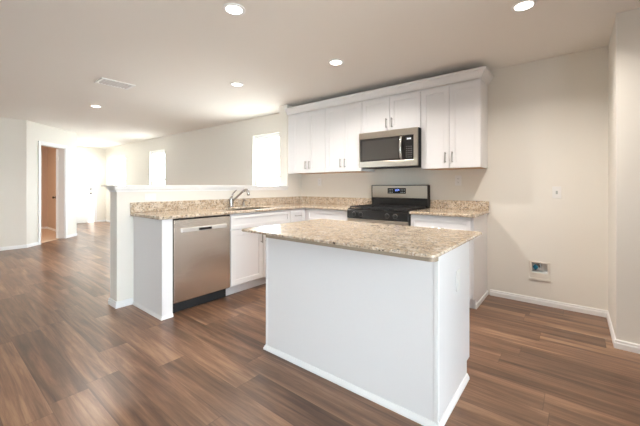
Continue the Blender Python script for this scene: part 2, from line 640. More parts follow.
d1 = empty_struct('door_1')
jm = MB()
jm.box(D0 + 0.001, D0 + 0.018, -0.119, 0.0, 0.007, DH - 0.001)
jm.box(D1 - 0.018, D1 - 0.001, -0.119, 0.0, 0.007, DH - 0.001)
jm.box(D0 + 0.018, D1 - 0.018, -0.119, 0.0, DH - 0.018, DH - 0.001)
jm.box(D0 + 0.018, D0 + 0.028, -0.075, -0.045, 0.007, DH - 0.018)
amb(jm).build('jamb', M['trim'], d1)
cs = MB()
for d in (0.0005, -0.1365):
    cs.box(D0 - 0.058, D0 + 0.006, d, d + 0.016, 0.001, DH + 0.055)
    cs.box(D1 - 0.006, D1 + 0.058, d, d + 0.016, 0.001, DH + 0.055)
    cs.box(D0 + 0.006, D1 - 0.006, d, d + 0.016, DH - 0.006, DH + 0.055)
amb(cs).build('casing', M['trim'], d1, bevel=0.003)


def panel_leaf(w, h, t, rows, name, parent, xf):
    """moulded leaf: thickness t, w wide, h high, with pairs of raised panels; xf maps (a, b, z) to world"""
    m = MB()
    xsx = [0, 0.11 * w / 0.7, w / 2 - 0.045, w / 2 + 0.045, w - 0.11 * w / 0.7, w]
    zs = [0]
    for a, b in rows:
        zs += [a, b]
    zs += [h]
    for side in (0, 1):
        pass
    m.cells(xsx, zs, lambda i, j: (i in (1, 3)) and j % 2 == 1, 0, t, lambda a, b, c: (a, c, b))
    for i in (1, 3):
        for a, b in rows:
            m.box(xsx[i], xsx[i + 1], 0.009, t - 0.009, a, b)
            m.box(xsx[i] + 0.03, xsx[i + 1] - 0.03, 0.003, t - 0.003, a + 0.03, b - 0.03)
    for v in m.bm.verts:
        v.co = Vector(xf(*v.co))
    bmesh.ops.recalc_face_normals(m.bm, faces=m.bm.faces)
    return m.build(name, M['door'], parent)


ROWS = [(0.22, 0.78), (0.98, 1.55), (1.68, 1.90)]
# leaf hinged on the right jamb, swung into the room
hs, hd = D1 - 0.022, -0.122
oa = math.radians(146)
def leaf1(a, b, z):
    # closed: runs from the hinge towards smaller s; open: turned into the room (negative d)
    ds = -a * math.cos(oa) - b * math.sin(oa)
    dd = -a * math.sin(oa) + b * math.cos(oa)
    return ang(hs + ds, hd + dd, z + 0.012)
lf = panel_leaf(0.685, 2.0, 0.035, ROWS, 'door_leaf', d1, leaf1)
for sgn, b0 in ((1, 0.035), (-1, 0.0)):
    kb = MB()
    p = [Vector(leaf1(0.62, b0 + sgn * q, 0.90)) for q in (0.0, 0.012, 0.013, 0.03, 0.034, 0.05, 0.066, 0.07)]
    kb.tube(p, [0.03, 0.03, 0.012, 0.012, 0.022, 0.029, 0.02, 0.004], 16)
    kb.build('knob', M['bronze'], lf, smooth=True)
for z in (0.22, 1.02, 1.80):
    hg = MB()
    hg.box(D1 - 0.0195, D1 - 0.0183, -0.118, -0.05, z - 0.045, z + 0.045)
    hg.box(D1 - 0.026, D1 - 0.012, -0.136, -0.123, z - 0.045, z + 0.045)
    amb(hg).build('hinge', M['trim'], d1)

# ---- door 2: front door at the end of the hall
d2 = empty_struct('door_2')
FY0, FY1 = -1.235, -0.325
f2 = MB()
for ya, yb in ((FY0 - 0.07, FY0 - 0.002), (FY1 + 0.002, FY1 + 0.07)):
    f2.box(EX0 + 0.0005, EX0 + 0.018, ya, yb, 0.001, 2.12)
f2.box(EX0 + 0.0005, EX0 + 0.018, FY0 - 0.002, FY1 + 0.002, 2.052, 2.12)
f2.build('casing', M['trim'], d2, bevel=0.003)
l2 = panel_leaf(FY1 - FY0, 2.04, 0.03, [(0.24, 0.80), (0.98, 1.58), (1.72, 1.92)], 'door_leaf', d2,
                lambda a, b, z: (EX0 + 0.0008 + 0.03 - b, FY0 + a, z + 0.01))
for z, r in ((1.09, 0.024), (0.945, 0.028)):
    kb = MB()
    kb.tube([(EX0 + 0.031 + q, -0.42, z) for q in (0, 0.012, 0.013, 0.03, 0.034, 0.05, 0.058)],
            [r + .008, r + .008, 0.012, 0.012, r * .9, r, 0.004], 16)
    kb.build('deadbolt' if z > 1 else 'knob', M['nickel'], l2, smooth=True)

# ------------------------------------------------------------------ cabinet helpers
def fback(u0, u1, d0, d1, z0, z1):
    return (u0, u1, -d1, -d0, z0, z1)
def fpen(u0, u1, d0, d1, z0, z1):
    return (PX + d0, PX + d1, u0, u1, z0, z1)
def fisl(u0, u1, d0, d1, z0, z1):
    return (u0, u1, -2.27 + d0, -2.27 + d1, z0, z1)
PT3 = {fback: lambda u, d, z: (u, -d, z), fpen: lambda u, d, z: (PX + d, u, z), fisl: lambda u, d, z: (u, -2.27 + d, z)}


def shaker(f, u0, u1, d, z0, z1, name, parent, rail=0.057, handle=None, t=0.019):
    m = MB()
    fn = {fback: lambda a, b, c: (a, -c, b), fpen: lambda a, b, c: (PX + c, a, b), fisl: lambda a, b, c: (a, -2.27 + c, b)}[f]
    rz = min(rail, (z1 - z0) * 0.3)
    m.cells([u0, u0 + rail, u1 - rail, u1], [z0, z0 + rz, z1 - rz, z1], lambda i, j: i == 1 and j == 1, d, d + t, fn)
    m.box(*f(u0 + rail - 0.002, u1 - rail + 0.002, d, d + t - 0.009, z0 + rz - 0.002, z1 - rz + 0.002))
    o = m.build(name, M['cab'], parent, bevel=0.0015, seg=1)
    if handle:
        pull(f, handle, d + t, o)
    return o


def pull(f, h, d, parent):
    """bar pull: h = (u, z, length, 'v' or 'h')"""
    u, z, ln, ori = h
    P = PT3[f]
    m = MB()
    L2 = ln / 2
    e = [(u, z - L2), (u, z + L2)] if ori == 'v' else [(u - L2, z), (u + L2, z)]
    m.tube([P(e[0][0], d + 0.028, e[0][1]), P(e[1][0], d + 0.028, e[1][1])], 0.0058, 10)
    k = 0.012
    for (a, b), s in ((e[0], 1), (e[1], -1)):
        a2, b2 = (a, b + s * k) if ori == 'v' else (a + s * k, b)
        m.tube([P(a2, d, b2), P(a2, d + 0.028, b2)], 0.0048, 8)
    m.build('handle', M['nickel'], parent, smooth=False)


def slab(f, u0, u1, d, z0, z1, name, parent, handle=None, t=0.019):
    o = shaker(f, u0, u1, d, z0, z1, name, parent, rail=0.04, handle=handle, t=t)
    return o


# ------------------------------------------------------------------ wall cabinets
UB, UT = 1.372, 2.2725
def upper(name, label, u0, u1, zb, hz, hl=0.11, filler=None, endpanel=False):
    t = thing(name, label, 'cabinet', ((u0 + u1) / 2, -0.002, zb), 'white wall cabinets')
    MB().box(u0 + 0.0006, u1 - 0.0006, -0.309, -0.002, zb, UT).build('body', M['cab'], t, bevel=0.001, seg=1)
    MB().box(u0 + 0.012, u1 - 0.012, -0.297, -0.012, zb - 0.0012, zb - 0.0002).build('underside', M['cabin'], t)
    m = (u0 + u1) / 2
    shaker(fback, u0 + 0.004, m - 0.0015, 0.3095, zb + 0.003, UT - 0.02, 'door', t, handle=(m - 0.036, hz, hl, 'v'))
    shaker(fback, m + 0.0015, u1 - 0.004, 0.3095, zb + 0.003, UT - 0.02, 'door', t, handle=(m + 0.036, hz, hl, 'v'))
    if filler:
        MB().box(filler, u0, -0.3095, -0.290, zb, UT).build('filler_strip', M['cab'], t)
    return t

upper('wall_cabinet', 'tall white two-door wall cabinet at the left end beside the wall stub', -1.045, -0.396, UB, 1.487, 0.115, filler=PX + 0.001)
upper('wall_cabinet', 'tall white two-door wall cabinet just left of the microwave', -0.394, 0.189, UB, 1.487, 0.115)
upper('wall_cabinet', 'short white two-door wall cabinet directly above the microwave', 0.191, 0.958, 1.842, 1.94, 0.115)
upper('wall_cabinet', 'tall white two-door wall cabinet at the right end, right of the microwave', 0.960, 1.578, UB, 1.487, 0.115)
cr = MB().sweep([(1.578, -0.002), (1.578, -0.330), (PX + 0.002, -0.330)],
                [(-0.012, 2.2735), (0.004, 2.2735), (0.006, 2.281), (0.014, 2.285), (0.046, 2.338), (0.056, 2.342), (0.060, 2.362), (-0.012, 2.362)][::-1])
cro = cr.build('crown_molding', M['cab'])
cro['label'] = 'white sloped crown molding running along the top of the wall cabinets'
cro['category'] = 'molding'

# ------------------------------------------------------------------ microwave
t = thing('microwave', 'stainless over-the-range microwave with dark glass door above the stove', 'microwave', (0.574, -0.2, 1.412))
x0, x1 = 0.194, 0.956
z0, z1 = 1.410, 1.839
MB().box(x0, x1, -0.385, -0.003, z0 + 0.002, z1).build('case', M['blackm'], t, bevel=0.003)
MB().box(x0 + 0.03, x1 - 0.03, -0.36, -0.04, z0 - 0.004, z0 + 0.0015).build('vent_plate', M['blackm'], t)
fr = MB()
fx = lambda a, b, c: (a, c, b)
fr.cells([x0, x0 + 0.018, x1 - 0.048, x1], [z0, z0 + 0.072, z1 - 0.078, z1], lambda i, j: i == 1 and j == 1, -0.412, -0.3855, fx)
fr.build('front_frame', M['steelh'], t, bevel=0.003)
dr = MB().box(x0 + 0.019, x1 - 0.160, -0.407, -0.386, z0 + 0.073, z1 - 0.079).build('door', M['dglass'], t, bevel=0.002)
MB().box(x0 + 0.050, x1 - 0.235, -0.4078, -0.4072, z0 + 0.095, z1 - 0.105).build('window_screen', M['mesh'], dr)
hd_ = MB()
hz0, hz1 = z0 + 0.075, z1 - 0.078
pts = []
for k in range(13):
    q = k / 12
    pts.append((x1 - 0.192, -0.412 - 0.034 * math.sin(math.pi * q) ** 0.7, hz0 + 0.008 + (hz1 - hz0 - 0.016) * q))
hd_.tube(pts, 0.016, 12)
for v in hd_.bm.verts:   # flattened bar
    pass
hd_.build('handle', M['chrome'], dr, smooth=True)
cp = MB().box(x1 - 0.158, x1 - 0.049, -0.406, -0.386, z0 + 0.073, z1 - 0.079).build('control_panel', M['black'], t, bevel=0.002)
dg = MB()
for k in range(4):
    dg.box(x1 - 0.128 + k * 0.013, x1 - 0.119 + k * 0.013, -0.4066, -0.4062, z1 - 0.128, z1 - 0.112)
dg.build('clock_digits', M['paleled'], cp)
bt = MB()
for r in range(6):
    for c_ in range(3):
        bt.box(x1 - 0.138 + c_ * 0.026, x1 - 0.122 + c_ * 0.026, -0.4066, -0.4062, z0 + 0.096 + r * 0.024, z0 + 0.104 + r * 0.024)
bt.build('keypad', M['keys'], cp)

# ------------------------------------------------------------------ range
t = thing('gas_range', 'freestanding stainless and black gas range with raised back panel', 'stove', (0.571, -0.33, 0.0))
x0, x1 = 0.191, 0.951
MB().box(x0, x1, -0.640, -0.012, 0.03, 0.905).build('body', M['blackm'], t)
bg = MB().box(x0, x1, -0.075, -0.012, 1.030, 1.190).build('back_panel', M['steelp'], t, bevel=0.004)
MB().box(x0, x1, -0.062, -0.012, 0.9055, 1.029).build('back_vent', M['black'], t, bevel=0.002)
e = MB()
e.cells([x0 - 0.001, x0 + 0.008, x1 - 0.008, x1 + 0.001], [0.93, 1.03, 1.183, 1.194], lambda i, j: i == 1 and j < 2, -0.078, -0.010, fx)
e.build('panel_trim', M['blackm'], t)
dp = MB().box(0.423, 0.672, -0.0785, -0.0752, 1.085, 1.155).build('display', M['black'], t, bevel=0.001, seg=1)
dg = MB()
SEG = {'1': 'bc', '2': 'abged', '4': 'fgbc', '5': 'afgcd', '0': 'abcdef'}
def digit(m, ch, xx, zz, w, h, y):
    s = 0.0022
    for q in SEG[ch]:
        m.box(*{'a': (xx, xx + w, y, y - 0.0004, zz + h - s, zz + h), 'd': (xx, xx + w, y, y - 0.0004, zz, zz + s),
                'g': (xx, xx + w, y, y - 0.0004, zz + h / 2 - s / 2, zz + h / 2 + s / 2),
                'b': (xx + w - s, xx + w, y, y - 0.0004, zz + h / 2, zz + h), 'c': (xx + w - s, xx + w, y, y - 0.0004, zz, zz + h / 2),
                'f': (xx, xx + s, y, y - 0.0004, zz + h / 2, zz + h), 'e': (xx, xx + s, y, y - 0.0004, zz, zz + h / 2)}[q])
for k, ch in enumerate('1254'):
    digit(dg, ch, 0.525 + k * 0.014 + (0.005 if k > 1 else 0), 1.118, 0.010, 0.022, -0.0786)
dg.build('clock_digits', M['blue'], dp)
for k in range(3):
    for r in range(2):
        for q in (0.440, 0.604):
            MB().box(q + k * 0.022, q + 0.012 + k * 0.022, -0.0789, -0.0786, 1.098 + r * 0.03, 1.106 + r * 0.03).build('button', M['boxgrey'], dp)
MB().box(x0 - 0.0005, x1 + 0.0005, -0.655, -0.080, 0.9055, 0.918).build('cooktop', M['black'], t, bevel=0.004)
# burners and grates
for bx, by, br in ((0.35, -0.50, 0.045), (0.35, -0.22, 0.038), (0.79, -0.50, 0.048), (0.79, -0.22, 0.036), (0.571, -0.36, 0.042)):
    b_ = MB()
    b_.tube([(bx, by, 0.9182), (bx, by, 0.926), (bx, by, 0.9265), (bx, by, 0.931), (bx, by, 0.9335)], [br + 0.012, br + 0.010, br, br, br * 0.8], 24)
    b_.build('burner', M['blackm'], t)
for gx0, gx1 in ((x0 + 0.02, 0.442), (0.446, 0.696), (0.700, x1 - 0.02)):
    g = MB()
    za, zb = 0.929, 0.941
    for yy in (-0.635, -0.105):
        g.box(gx0, gx1, yy - 0.006, yy + 0.006, za, zb)
    for xx in (gx0 + 0.006, gx1 - 0.006):
        g.box(xx - 0.006, xx + 0.006, -0.635, -0.105, za, zb)
    g.box((gx0 + gx1) / 2 - 0.005, (gx0 + gx1) / 2 + 0.005, -0.635, -0.105, za, zb)
    for yy in (-0.50, -0.36, -0.22):
        g.box(gx0, gx1, yy - 0.005, yy + 0.005, za, zb)
    for xx in (gx0 + 0.006, gx1 - 0.006):
        for yy in (-0.635, -0.105, -0.36):
            g.box(xx - 0.006, xx + 0.006, yy - 0.006, yy + 0.006, 0.9182, za)
    g.build('grate', M['blackm'], t)
MB().prism([(-0.6405, 0.805), (-0.672, 0.805), (-0.668, 0.898), (-0.656, 0.9045), (-0.6405, 0.9045)], x0, x1, lambda a, b, c: (c, a, b)).build('control_panel', M['black'], t)
for kx in (0.286, 0.380, 0.714, 0.808):
    k_ = MB()
    k_.tube([(kx, -0.6737, 0.853), (kx, -0.675, 0.853), (kx, -0.678, 0.853), (kx, -0.694, 0.853), (kx, -0.697, 0.853)], [0.024, 0.024, 0.019, 0.017, 0.014], 20)
    k_.box(kx - 0.0035, kx + 0.0035, -0.701, -0.690, 0.836, 0.870)
    k_name = k_.build('knob', M['blackm'], t).name
    MB().tube([(kx, -0.6695, 0.853), (kx, -0.6735, 0.853)], 0.0265, 24).build('bezel', M['nickel'], bpy.data.objects[k_name])
od = MB().box(x0 + 0.003, x1 - 0.003, -0.672, -0.6405, 0.232, 0.800).build('oven_door', M['steelh'], t, bevel=0.004)
MB().box(x0 + 0.10, x1 - 0.10, -0.6735, -0.6722, 0.33, 0.64).build('window_glass', M['dglass'], od)
h_ = MB().tube([(x0 + 0.04, -0.712, 0.752), (x1 - 0.04, -0.712, 0.752)], 0.012, 12)
for xx in (x0 + 0.07, x1 - 0.07):
    h_.tube([(xx, -0.672, 0.752), (xx, -0.712, 0.752)], 0.009, 10)
h_.build('handle', M['chrome'], od)
MB().box(x0 + 0.003, x1 - 0.003, -0.668, -0.6405, 0.085, 0.226).build('drawer', M['steelh'], t, bevel=0.004)
for xx in (x0 + 0.05, x1 - 0.05):
    for yy in (-0.59, -0.07):
        MB().tube([(xx, yy, 0.0), (xx, yy, 0.0295)], 0.016, 12).build('levelling_foot', M['blackm'], t)

# ------------------------------------------------------------------ base cabinets on the back wall
def base(name, label, f, u0, u1, depth, doors, ndraw, drawer_handles=True, front_gap=0.0005, handle_first=None, hollow=False, hz=0.795):
    a = f(u0, u1, 0.002, depth, 0, 0.88)
    t = thing(name, label, 'cabinet', ((a[0] + a[1]) / 2, (a[2] + a[3]) / 2, 0.0), 'white base cabinets')
    b = MB()
    if hollow:   # open-topped carcass: bottom, back, two sides and a front rail
        b.box(*f(u0 + 0.0006, u1 - 0.0006, 0.002, depth, 0.105, 0.123))
        b.box(*f(u0 + 0.0006, u1 - 0.0006, 0.002, 0.012, 0.123, 0.8825))
        b.box(*f(u0 + 0.0006, u0 + 0.018, 0.012, depth, 0.123, 0.8825))
        b.box(*f(u1 - 0.018, u1 - 0.0006, 0.012, depth, 0.123, 0.8825))
        b.box(*f(u0 + 0.018, u1 - 0.018, depth - 0.02, depth, 0.123, 0.8825))
    else:
        b.box(*f(u0 + 0.0006, u1 - 0.0006, 0.002, depth, 0.105, 0.8825))
    b.build('body', M['cab'], t)
    MB().box(*f(u0 + 0.0006, u1 - 0.0006, 0.01, depth - 0.07, 0.0, 0.1045)).build('toe_kick', M['cab'], t)
    n = doors
    w = (u1 - u0) / n
    for k in range(n):
        du0, du1 = u0 + k * w + 0.005, u0 + (k + 1) * w - 0.005
        if n == 2:
            hu = du1 - 0.03 if k == 0 else du0 + 0.03
        else:
            hu = du0 + 0.03 if handle_first else du1 - 0.03
        shaker(f, du0, du1, depth + front_gap, 0.115, 0.705, 'door', t, handle=(hu, 0.59, 0.128, 'v'))
    dw = (u1 - u0) / ndraw
    for k in range(ndraw):
        du0, du1 = u0 + k * dw + 0.005, u0 + (k + 1) * dw - 0.005
        slab(f, du0, du1, depth + front_gap, 0.718, 0.868, 'drawer' if drawer_handles else 'false_front', t,
             handle=((du0 + du1) / 2, hz, 0.115, 'h') if drawer_handles else None)
    return t

KD = 0.600
base('base_cabinet', 'white base cabinet between the counter corner and the left side of the range', fback, -0.49, 0.187, KD, 2, 1, drawer_handles=False)
lb = bpy.data.objects['base_cabinet']
MB().box(EN - 0.0345, -0.4902, -KD, -KD + 0.018, 0.105, 0.8825).build('corner_filler', M['cab'], lb)
bc = base('base_cabinet', 'white base cabinet right of the range, its side panel facing the bare wall', fback, 0.957, 1.555, KD, 2, 1, hz=0.762)
MB().prism([(-0.002, 0.0), (-0.53, 0.0), (-0.53, 0.10), (-KD - 0.0005, 0.10), (-KD - 0.0005, 0.8825), (-0.002, 0.8825)], 1.5555, 1.573, lambda a, b, c: (c, a, b)).build('side_panel', M['cab'], bc)
MB().box(1.5735, 1.584, -0.535, -0.003, 0.0, 0.045).build('shoe_molding', M['trim'], bc, bevel=0.003)

# peninsula cabinets
PD = EN - PX - 0.020      # carcass depth
base('base_cabinet', 'white sink base cabinet in the peninsula, right of the dishwasher', fpen, -1.808, -0.905, PD, 2, 1, drawer_handles=False, hollow=True)
nb = base('base_cabinet', 'narrow white drawer base cabinet in the peninsula next to the inside corner', fpen, -0.9035, -0.632, PD, 1, 1)
MB().box(EN - 0.035, EN - 0.016, -0.631, -0.6005, 0.105, 0.8825).build('corner_filler', M['cab'], nb)

# end panel of the peninsula
t = thing('peninsula_end_panel', 'white end panel closing the peninsula, left of the dishwasher', 'panel', (-0.83, -2.475, 0))
MB().box(PX + 0.0145, EN - 0.0005, -2.525, -2.510, 0.0, 0.8825).build('side_panel', M['cab'], t, bevel=0.001, seg=1)
MB().box(EN - 0.02, EN, -2.5095, -2.429, 0.0, 0.8825).build('front_stile', M['cab'], t, bevel=0.001, seg=1)
MB().sweep([(PX + 0.0148, -2.5255), (EN + 0.0005, -2.5255), (EN + 0.0005, -2.4295)][::-1], [(0.0, 0.0), (0.011, 0.0), (0.011, 0.014), (0.004, 0.030), (0.0, 0.030)]).build('shoe_molding', M['trim'], t)

# ------------------------------------------------------------------ dishwasher
t = thing('dishwasher', 'stainless steel dishwasher with pocket handle, built into the peninsula', 'dishwasher', (-0.83, -2.12, 0))
y0, y1 = -2.4255, -1.8125
MB().box(PX + 0.03, EN - 0.03, y0, y1, 0.10, 0.872).build('tub', M['blackm'], t)
MB().box(PX + 0.05, EN - 0.075, y0 + 0.004, y1 - 0.004, 0.0, 0.0995).build('toe_kick', M['blackm'], t)
dd = MB()
dd.box(EN - 0.0295, EN + 0.004, y0 + 0.005, y1 - 0.004, 0.112, 0.868)
do = dd.build('door', M['steel'], t, bevel=0.005, seg=3)
hb = MB()
hb.box(EN + 0.0045, EN + 0.022, -2.356, -1.866, 0.750, 0.790)
hb.build('handle_bar', M['satin'], do, bevel=0.006, seg=3)
MB().box(EN + 0.0225, EN + 0.0232, -2.185, -2.045, 0.756, 0.780).build('handle_pocket', M['black'], do, bevel=0.0003, seg=1)
MB().box(EN - 0.0285, EN + 0.0015, y0 + 0.006, y1 - 0.005, 0.8685, 0.8775).build('control_strip', M['black'], t)

# ------------------------------------------------------------------ granite worktops
CT0, CT1 = 0.8835, C
t = thing('countertop', 'speckled granite countertop covering the peninsula and the corner left of the range', 'countertop', (PX + 0.3, -1.3, CT0))
XA, XB, YA = PX + 0.0015, EN + 0.018, -2.555
SX0, SX1, SY0, SY1 = -1.005, -0.590, -1.735, -1.060
gx = [XA, SX0, SX1, XB, 0.188]
gy = [YA, SY0, SY1, -0.640, -0.0015]
MB().cells(gx, gy, lambda i, j: (i == 1 and j == 1) or (i == 3 and j < 3), CT0, CT1).build('slab', M['granite'], t, bevel=0.008, seg=3)
MB().box(XA, XA + 0.02, YA + 0.001, -0.0225, CT1 + 0.0003, 1.016).build('backsplash', M['granite'], t, bevel=0.002)
MB().box(XA, 0.188, -0.022, -0.0015, CT1 + 0.0003, 1.016).build('backsplash', M['granite'], t, bevel=0.002)
t = thing('countertop', 'short speckled granite countertop right of the range', 'countertop', (1.27, -0.3, CT0))
MB().cells([0.955, 1.592], [-0.640, -0.0015], lambda i, j: False, CT0, CT1).build('slab', M['granite'], t, bevel=0.008, seg=3)
MB().box(0.955, 1.592, -0.022, -0.0015, CT1 + 0.0003, 1.016).build('backsplash', M['granite'], t, bevel=0.002)

# sink
t = thing('sink', 'stainless undermount sink set in the peninsula counter', 'sink', ((SX0 + SX1) / 2, (SY0 + SY1) / 2, 0.69))
sk = MB()
o_, w_ = -0.012, 0.006
xa, xb, ya, yb = SX0 + o_, SX1 - o_, SY0 + o_, SY1 - o_
sk.cells([xa, xa + w_, xb - w_, xb], [ya, ya + w_, yb - w_, yb], lambda i, j: i == 1 and j == 1, 0.69, 0.883)
sk.box(xa + w_, xb - w_, ya + w_, yb - w_, 0.69, 0.696)
sk.build('bowl', M['steelh'], t)
MB().tube([((xa + xb) / 2, (ya + yb) / 2, 0.6962), ((xa + xb) / 2, (ya + yb) / 2, 0.699)], [0.045, 0.04], 20).build('drain', M['chrome'], t)

# faucet: single lever with angled pull-out spout, standing behind the bowl
FX, FYY = -1.060, -1.415
t = thing('faucet', 'chrome single-lever faucet with angled spout behind the sink', 'faucet', (FX, FYY, C))
MB().tube([(FX, FYY, C + 0.0004), (FX, FYY, C + 0.006), (FX, FYY, C + 0.010), (FX, FYY, C + 0.030), (FX, FYY, C + 0.09), (FX, FYY, C + 0.112), (FX, FYY, C + 0.122)],
          [0.032, 0.032, 0.027, 0.025, 0.024, 0.023, 0.012], 20).build('body', M['chrome'], t, smooth=True)
spx = lambda s, z: (FX + s * 0.93, FYY + s * 0.37, C + z)
MB().tube([spx(0.0, 0.065), spx(0.05, 0.105), spx(0.11, 0.155), spx(0.16, 0.195), spx(0.19, 0.212)], [0.014, 0.0135, 0.013, 0.013, 0.014], 14).build('spout', M['chrome'], t, smooth=True)
MB().tube([spx(0.185, 0.210), spx(0.205, 0.218), spx(0.225, 0.214), spx(0.238, 0.196), spx(0.242, 0.160), spx(0.242, 0.150)],
          [0.015, 0.017, 0.018, 0.018, 0.017, 0.013], 14).build('spray_head', M['chrome'], t, smooth=True)
MB().tube([(FX, FYY, C + 0.118), (FX + 0.006, FYY + 0.008, C + 0.14), (FX + 0.012, FYY + 0.022, C + 0.175), (FX + 0.03, FYY + 0.058, C + 0.218)],
          [0.012, 0.011, 0.009, 0.006], 10).build('lever', M['chrome'], t, smooth=True)
SQX, SQY = -1.058, -1.225
t = thing('soap_dispenser', 'small dark metal pump beside the faucet on the sink deck', 'dispenser', (SQX, SQY, C))
MB().tube([(SQX, SQY, C + 0.0004), (SQX, SQY, C + 0.006), (SQX, SQY, C + 0.008), (SQX, SQY, C + 0.045), (SQX, SQY, C + 0.062)], [0.024, 0.024, 0.018, 0.015, 0.008], 16).build('base', M['nickel'], t, smooth=True)
MB().tube([(SQX, SQY, C + 0.06), (SQX + 0.004, SQY, C + 0.085), (SQX + 0.06, SQY + 0.01, C + 0.082)], [0.009, 0.010, 0.006], 12).build('nozzle', M['nickel'], t, smooth=True)

# ------------------------------------------------------------------ island
IX0, IX1, IY0, IY1 = 0.570, 1.797, -2.290, -1.690
t = thing('island_cabinet', 'white kitchen island cabinet with plain panelled back in the foreground', 'island', ((IX0 + IX1) / 2, -2.0, 0))
MB().box(IX0 + 0.019, IX1 - 0.019, IY0 + 0.0205, IY1 - 0.021, 0.105, 0.8735).build('body', M['cab'], t)
MB().box(IX0 + 0.019, IX1 - 0.019, IY0 + 0.0205, IY1 - 0.085, 0.0, 0.1045).build('toe_kick', M['cab'], t)
MB().box(IX0 + 0.0005, IX1 - 0.0005, IY0 + 0.002, IY0 + 0.020, 0.0, 0.8735).build('back_panel', M['cab'], t)
SP = [(IY0 + 0.0205, 0.0), (IY1 - 0.065, 0.0), (IY1 - 0.065, 0.105), (IY1 - 0.002, 0.105), (IY1 - 0.002, 0.8735), (IY0 + 0.0205, 0.8735)]
for xa in (IX0 + 0.0005, IX1 - 0.0185):
    MB().prism(SP, xa, xa + 0.018, lambda a, b, c: (c, a, b)).build('side_panel', M['cab'], t)
cz = 0.033
for xa, xb in ((IX0 - 0.0025, IX0 + 0.016), (IX1 - 0.016, IX1 + 0.0025)):
    cm = MB()
    cm.box(xa, xb, IY0 - 0.001, IY0 + 0.0015, cz, 0.873)
    if xa > 1:
        cm.box(IX1 + 0.0002, xb, IY0 + 0.0015, IY0 + 0.022, cz, 0.873)
    else:
        cm.box(xa, IX0 - 0.0002, IY0 + 0.0015, IY0 + 0.022, cz, 0.873)
    cm.build('corner_trim', M['trim'], t)
MB().sweep([(IX0, IY1 - 0.067), (IX0, IY0 + 0.0015), (IX1, IY0 + 0.0015), (IX1, IY1 - 0.067)][::-1],
           [(0.0002, 0.0), (0.016, 0.0), (0.015, 0.012), (0.008, 0.026), (0.005, 0.032), (0.0002, 0.032)]).build('shoe_molding', M['trim'], t)
ni = 3
wI = (IX1 - IX0 - 0.04) / ni
for k in range(ni):
    a, b = IX0 + 0.02 + k * wI + 0.004, IX0 + 0.02 + (k + 1) * wI - 0.004
    dI = IY1 - 0.0205 + 2.27
    shaker(fisl, a, b, dI, 0.115, 0.705, 'door', t, handle=(b - 0.03, 0.60, 0.115, 'v'))
    shaker(fisl, a, b, dI, 0.718, 0.862, 'drawer', t, rail=0.04, handle=((a + b) / 2, 0.795, 0.115, 'h'))

def rounded(x0, x1, y0, y1, r, n=6):
    p = []
    for cx, cy, a in ((x1 - r, y0 + r, -90), (x1 - r, y1 - r, 0), (x0 + r, y1 - r, 90), (x0 + r, y0 + r, 180)):
        for k in range(n + 1):
            q = math.radians(a + 90 * k / n)
            p.append((cx + r * math.cos(q), cy + r * math.sin(q)))
    return p

TX0, TX1, TY0, TY1 = 0.545, 1.860, -2.503, -1.622
t = thing('island_countertop', 'polished speckled granite top of the kitchen island with front overhang', 'countertop', (1.2, -2.2, 0.858))
BX0 = 0.781
MB().prism(rounded(TX0, TX1, TY0, TY1, 0.03), 0.8740, 0.890).build('slab', M['granite'], t, bevel=0.005, seg=3)
MB().prism(rounded(BX0, TX1 - 0.004, TY0 + 0.004, TY0 + 0.07, 0.03), 0.8575, 0.8737).build('front_strip', M['strip'], t)  # narrow beige strip under the slab's front edge

# ------------------------------------------------------------------ outlets and switch
def plate(f, u, z, d, name, label, cat, kind, group=None):
    p = PT3[f]
    t = thing(name, label, cat, p(u, d, z), group)
    MB().box(*f(u - 0.0355, u + 0.0355, d + 0.0004, d + 0.006, z - 0.058, z + 0.058)).build('cover_plate', M['plastic'], t, bevel=0.002)
    if kind == 'switch':
        m = MB().box(*f(u - 0.008, u + 0.008, d + 0.006, d + 0.009, z - 0.016, z + 0.016))
        m.box(*f(u - 0.004, u + 0.004, d + 0.009, d + 0.018, z - 0.002, z + 0.010))
        m.build('toggle', M['boxgrey'], t)
    else:
        for dz in (-0.02, 0.02):
            o = MB().box(*f(u - 0.017, u + 0.017, d + 0.006, d + 0.0075, z + dz - 0.014, z + dz + 0.014)).build('receptacle', M['plastic'], t, bevel=0.001, seg=1)
            s = MB()
            for du in (-0.007, 0.007):
                s.box(*f(u + du - 0.001, u + du + 0.001, d + 0.0076, d + 0.0080, z + dz - 0.003, z + dz + 0.007))
            s.box(*f(u - 0.002, u + 0.002, d + 0.0076, d + 0.0080, z + dz - 0.010, z + dz - 0.007))
            s.build('slots', M['slot'], o)
    return t

OG = 'white wall outlets'
plate(fback, -0.765, 1.245, 0, 'wall_outlet', 'white outlet on the wall under the left-hand wall cabinet', 'outlet', 'outlet', OG)
plate(fback, 1.273, 1.245, 0, 'wall_outlet', 'white outlet on the wall right of the range', 'outlet', 'outlet', OG)
plate(fback, 2.181, 1.118, 0, 'light_switch', 'white switch plate on the bare beige wall at right', 'switch', 'switch')
